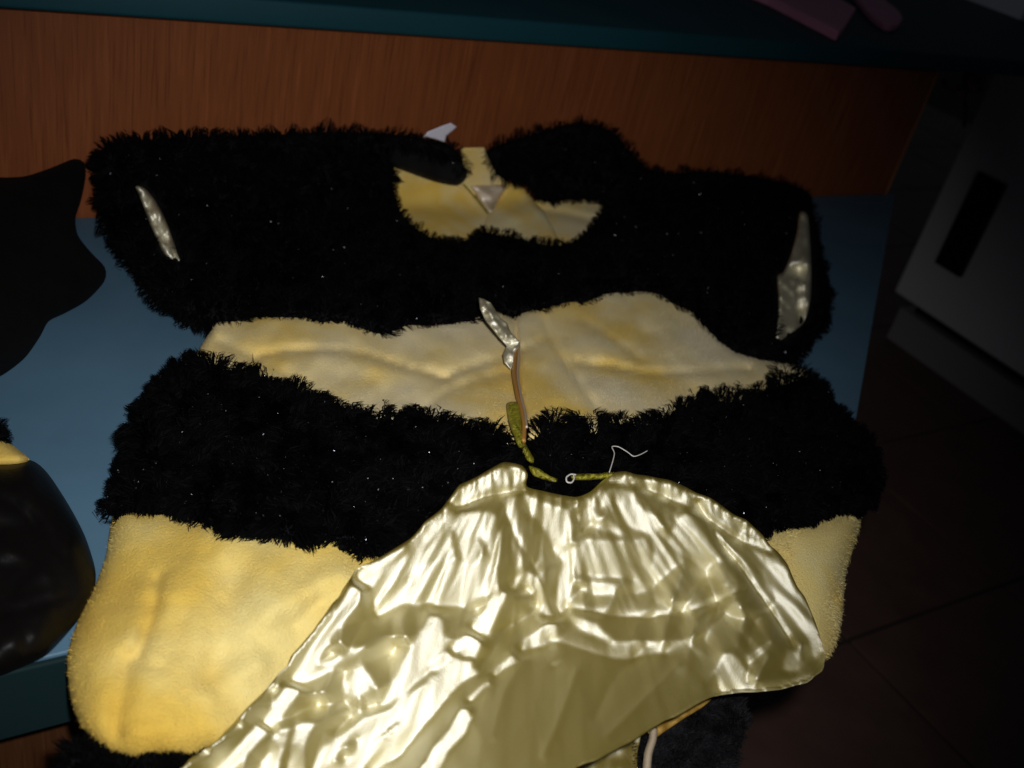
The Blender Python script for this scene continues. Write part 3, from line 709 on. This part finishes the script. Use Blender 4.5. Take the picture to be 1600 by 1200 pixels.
patch('satin_facing', [(735, 291), (762, 289), (792, 290), (782, 312), (767, 332), (752, 316)], 4, M_satinw, bee, lambda u, v: lift_n(u, v) + .0025, .0015, 6, .3, lambda u, v: ridge_sum(u, v, [([(748, 296), (768, 306), (786, 296)], .003, 7)]))
patch('neck_lining', [(605, 232), (640, 234), (690, 245), (722, 255), (730, 275), (715, 290), (680, 284), (640, 270), (612, 258)], 5, M_lining, bee, lambda u, v: Hb(u, v) * .7 + .004, .002, 10, .4)
nb = catmull([(724, 288), (735, 300), (750, 318), (762, 333)], 4, False)
tube('piping', surf(nb[:, 0], nb[:, 1], lift_n(nb[:, 0], nb[:, 1]) + .004), .0011, M_lime, bee, 6)

# --- fur yoke with sleeves
yoke = [(160, 232), (205, 221), (262, 216), (330, 213), (420, 211), (520, 206), (600, 209), (640, 213), (672, 219), (702, 226), (722, 248), (728, 268), (716, 282), (708, 268), (680, 250), (640, 240), (612, 240), (612, 256), (616, 264), (617, 300), (628, 333), (652, 356), (688, 376), (722, 378), (745, 365), (765, 361), (800, 368), (850, 380), (882, 382), (911, 368), (932, 348), (942, 316), (916, 312), (880, 313), (854, 317), (840, 309), (823, 291), (804, 280), (776, 276), (767, 258), (759, 237), (776, 228), (810, 217), (850, 205), (885, 195), (910, 192), (940, 198), (965, 213), (986, 240), (1014, 264), (1040, 271), (1100, 268), (1170, 275), (1230, 286), (1264, 302), (1270, 330), (1279, 365), (1284, 400), (1295, 440), (1298, 470), (1292, 500), (1273, 530), (1250, 556), (1215, 569), (1180, 567), (1140, 556), (1105, 538), (1075, 513), (1050, 493), (1020, 478), (990, 474), (960, 478), (920, 487), (860, 496), (806, 502), (790, 500), (772, 485), (757, 470), (756, 500), (768, 518), (740, 516), (690, 518), (650, 524), (610, 535), (585, 535), (560, 527), (530, 514), (500, 516), (465, 508), (440, 511), (400, 505), (370, 513), (335, 513), (300, 505), (270, 488), (236, 463), (212, 430), (184, 385), (163, 345), (153, 310), (152, 265)]
lift_y = lambda u, v: Hb(u, v) + .003 * vnoise(u, v, 70, 31)
cuffL = catmull([(212, 292), (226, 294), (240, 310), (252, 330), (262, 352), (274, 385), (284, 410), (272, 410), (255, 396), (244, 372), (232, 345), (222, 318)], 4)
cuffR = catmull([(1249, 332), (1262, 336), (1266, 380), (1268, 430), (1266, 470), (1258, 500), (1240, 520), (1222, 533), (1211, 528), (1214, 500), (1216, 470), (1214, 432), (1224, 425), (1236, 395), (1245, 360)], 4)
o, By = patch('fur_yoke', yoke, 7, M_black, bee, lift_y, .004, 34, .75)
exc = lambda G: (seg_dist(G, cuffL)[0] < 5) | (seg_dist(G, cuffR)[0] < 5) | inside(G, cuffL) | inside(G, cuffR)
_, tip1 = strands('fur_pile', By, 70000, M_fur, o, lift_y, .0130, .0008, .9, .8, 14, 14, 1, False, (0, .35), exclude=exc, edge_r=34, edge_drop=.75)
patch('cuff_lining', cuffL, 3.5, M_cuff, bee, lambda u, v: lift_y(u, v) + .014 + .00024 * (350 - v), .0012, 5, .2, lambda u, v: .006 * vnoise(u, v, 13, 3) + .003 * vnoise(u, v, 6, 5), curve=False)
patch('cuff_lining', cuffR, 3.5, M_cuff, bee, lambda u, v: lift_y(u, v) + .018 + .00016 * (430 - v), .0012, 5, .2, lambda u, v: .007 * vnoise(u, v, 20, 8) + .004 * vnoise(u, v, 9, 5) + ridge_sum(u, v, [([(1248, 420), (1250, 470), (1252, 505)], -.004, 5)]), curve=False)

# --- lower fur band, two halves
lift_b = lambda u, v: Hb(u, v) + .003 * vnoise(u, v, 60, 41)
bl = [(300, 566), (330, 563), (370, 578), (400, 588), (430, 594), (470, 608), (500, 624), (540, 632), (580, 641), (620, 641), (660, 644), (690, 653), (730, 656), (770, 661), (796, 664), (803, 690), (817, 715), (826, 740), (815, 775), (740, 790), (700, 830), (640, 845), (602, 868), (572, 878), (552, 884), (540, 868), (520, 862), (470, 859), (430, 852), (400, 845), (360, 847), (330, 832), (290, 812), (250, 800), (210, 797), (190, 799), (172, 802), (178, 780), (192, 740), (202, 700), (217, 650), (232, 620), (266, 583)]
br = [(822, 650), (842, 643), (870, 644), (910, 649), (960, 647), (1000, 644), (1040, 634), (1080, 614), (1130, 604), (1180, 592), (1220, 579), (1253, 576), (1282, 602), (1307, 640), (1337, 662), (1360, 690), (1374, 740), (1365, 780), (1342, 802), (1318, 802), (1290, 809), (1250, 827), (1205, 835), (1180, 860), (1120, 830), (1040, 775), (960, 770), (905, 800), (870, 800), (835, 770), (826, 738), (822, 700), (821, 670)]
oL, Bl = patch('fur_band', bl, 7, M_black, bee, lift_b, .004, 30, .6)
o, Bb = patch('fur_band', br, 7, M_black, bee, lift_b, .004, 30, .6)
satx = catmull([(p[0], p[1] + 10) for p in sat], 10)
exs = lambda G: inside(G, satx)
_, tip2 = strands('fur_pile', Bl, 48000, M_fur, oL, lift_b, .0140, .0009, .9, .8, 14, 14, 2, False, (0.15, .25), exclude=exs, edge_r=30)
_, tip3 = strands('fur_pile', Bb, 40000, M_fur, o, lift_b, .0120, .0008, .9, .8, 14, 14, 3, False, (0, .2), exclude=exs, edge_r=30)
strands('fur_pile', Bj, 9000, M_jerseypile, oj, lambda u, v: -.012 + 0 * u + .004 * vnoise(u, v, 30, 3), .0045, .0005, .9, .8, 14, 6, 4, edge_r=14, edge_drop=0)
strands('fur_pile', Bh, 3500, M_fur, oh, lift_h, .010, .0006, .9, .8, 14, 9, 4, edge_r=10, edge_drop=.5)
strands('fur_pile', Bt, 900, M_fur, ot, lambda u, v: .016 + 0 * u, .009, .0006, .9, .8, 14, 9, 4, edge_r=14, edge_drop=.5)

# tinsel flecks caught in the fur
T = np.concatenate([tip1[rng.choice(len(tip1), 900, False)], tip2[rng.choice(len(tip2), 700, False)], tip3[rng.choice(len(tip3), 420, False)]])
n = len(T)
a = rng.normal(0, 1, (n, 3)); a /= np.linalg.norm(a, axis=1)[:, None]
bb = np.cross(a, rng.normal(0, 1, (n, 3))); bb /= np.linalg.norm(bb, axis=1)[:, None]
ln = .00036 * (.5 + rng.random(n))[:, None]; wd = .00017 * (.5 + rng.random(n))[:, None]
V = np.stack([T - a * ln - bb * wd, T + a * ln - bb * wd, T + a * ln + bb * wd, T - a * ln + bb * wd], 1).reshape(-1, 3)
g = mesh_np('tinsel_flecks', V, np.arange(4 * n), np.full(n, 4), M_glit, bee, False); g['kind'] = 'stuff'

# --- front opening: ribbon, cord, lime trim, thread, loop
lr = lambda k: (lambda u, v: Hb(u, v) + k)
patch('ribbon', [(748, 465), (756, 467), (767, 473), (775, 486), (782, 497), (792, 504), (798, 519), (812, 533), (813, 540), (804, 551), (802, 566), (798, 577), (788, 567), (786, 554), (792, 541), (782, 530), (770, 515), (758, 500), (750, 482)], 2.6, M_cuff, bee, lambda u, v: Hb(u, v) + .008 + .00026 * np.clip(560 - v, -20, 120), .0006, 3, 0, lambda u, v: .006 * np.abs(vnoise(u, v, 13, 3)) + .003 * vnoise(u, v, 7, 4) + ridge_sum(u, v, [([(757, 474), (772, 500), (790, 524)], .0025, 3, True), ([(790, 542), (812, 536)], -.003, 3, True)]), curve=False)
tube('zip_cord', px_curve([(808, 538), (804, 560), (803, 585), (808, 615), (815, 640), (819, 665), (818, 690)], lr(.004)), .0015, M_amber, bee)
tube('zip_edge', px_curve([(811, 540), (810, 565), (809, 588), (814, 618), (820, 642), (823, 668)], lr(.0062)), .0009, M_satinw, bee, 6)
lime = catmull([(792, 630), (812, 630), (816, 660), (820, 690), (834, 716), (833, 724), (824, 720), (808, 695), (797, 668), (793, 650)], 4)
patch('lime_trim', lime, 3.5, M_lime, bee, lr(.006), .0015, 4, .1, lambda u, v: .003 * vnoise(u, v, 6, 3), curve=False)
patch('lime_trim', [(826, 728), (842, 732), (858, 742), (876, 750), (868, 754), (845, 748), (832, 742)], 3, M_lime, bee, lr(.007), .0015, 4, .1, lambda u, v: .003 * vnoise(u, v, 5, 3))
patch('lime_trim', [(893, 741), (915, 740), (935, 739), (960, 737), (962, 746), (930, 750), (896, 750)], 3, M_lime, bee, lr(.011), .0015, 4, .1, lambda u, v: .003 * vnoise(u, v, 5, 6))
tube('loose_thread', px_curve([(952, 738), (957, 722), (960, 708), (956, 698), (966, 698), (980, 706), (990, 713), (1001, 710), (1012, 704)], lr(.017), 3), .00035, M_thread, bee, 5)
tube('wire_loop', px_curve([(900, 742), (892, 741), (885, 746), (886, 753), (893, 754), (897, 748), (896, 742)], lr(.013), 2), .0005, M_thread, bee, 6)
patch('care_label', [(661, 216), (668, 206), (690, 197), (704, 192), (714, 198), (706, 205), (697, 212), (695, 222), (680, 217), (665, 213)], 3, M_label, bee, lambda u, v: Hb(u, v) + .010, .0008, 3, 0, curve=False)
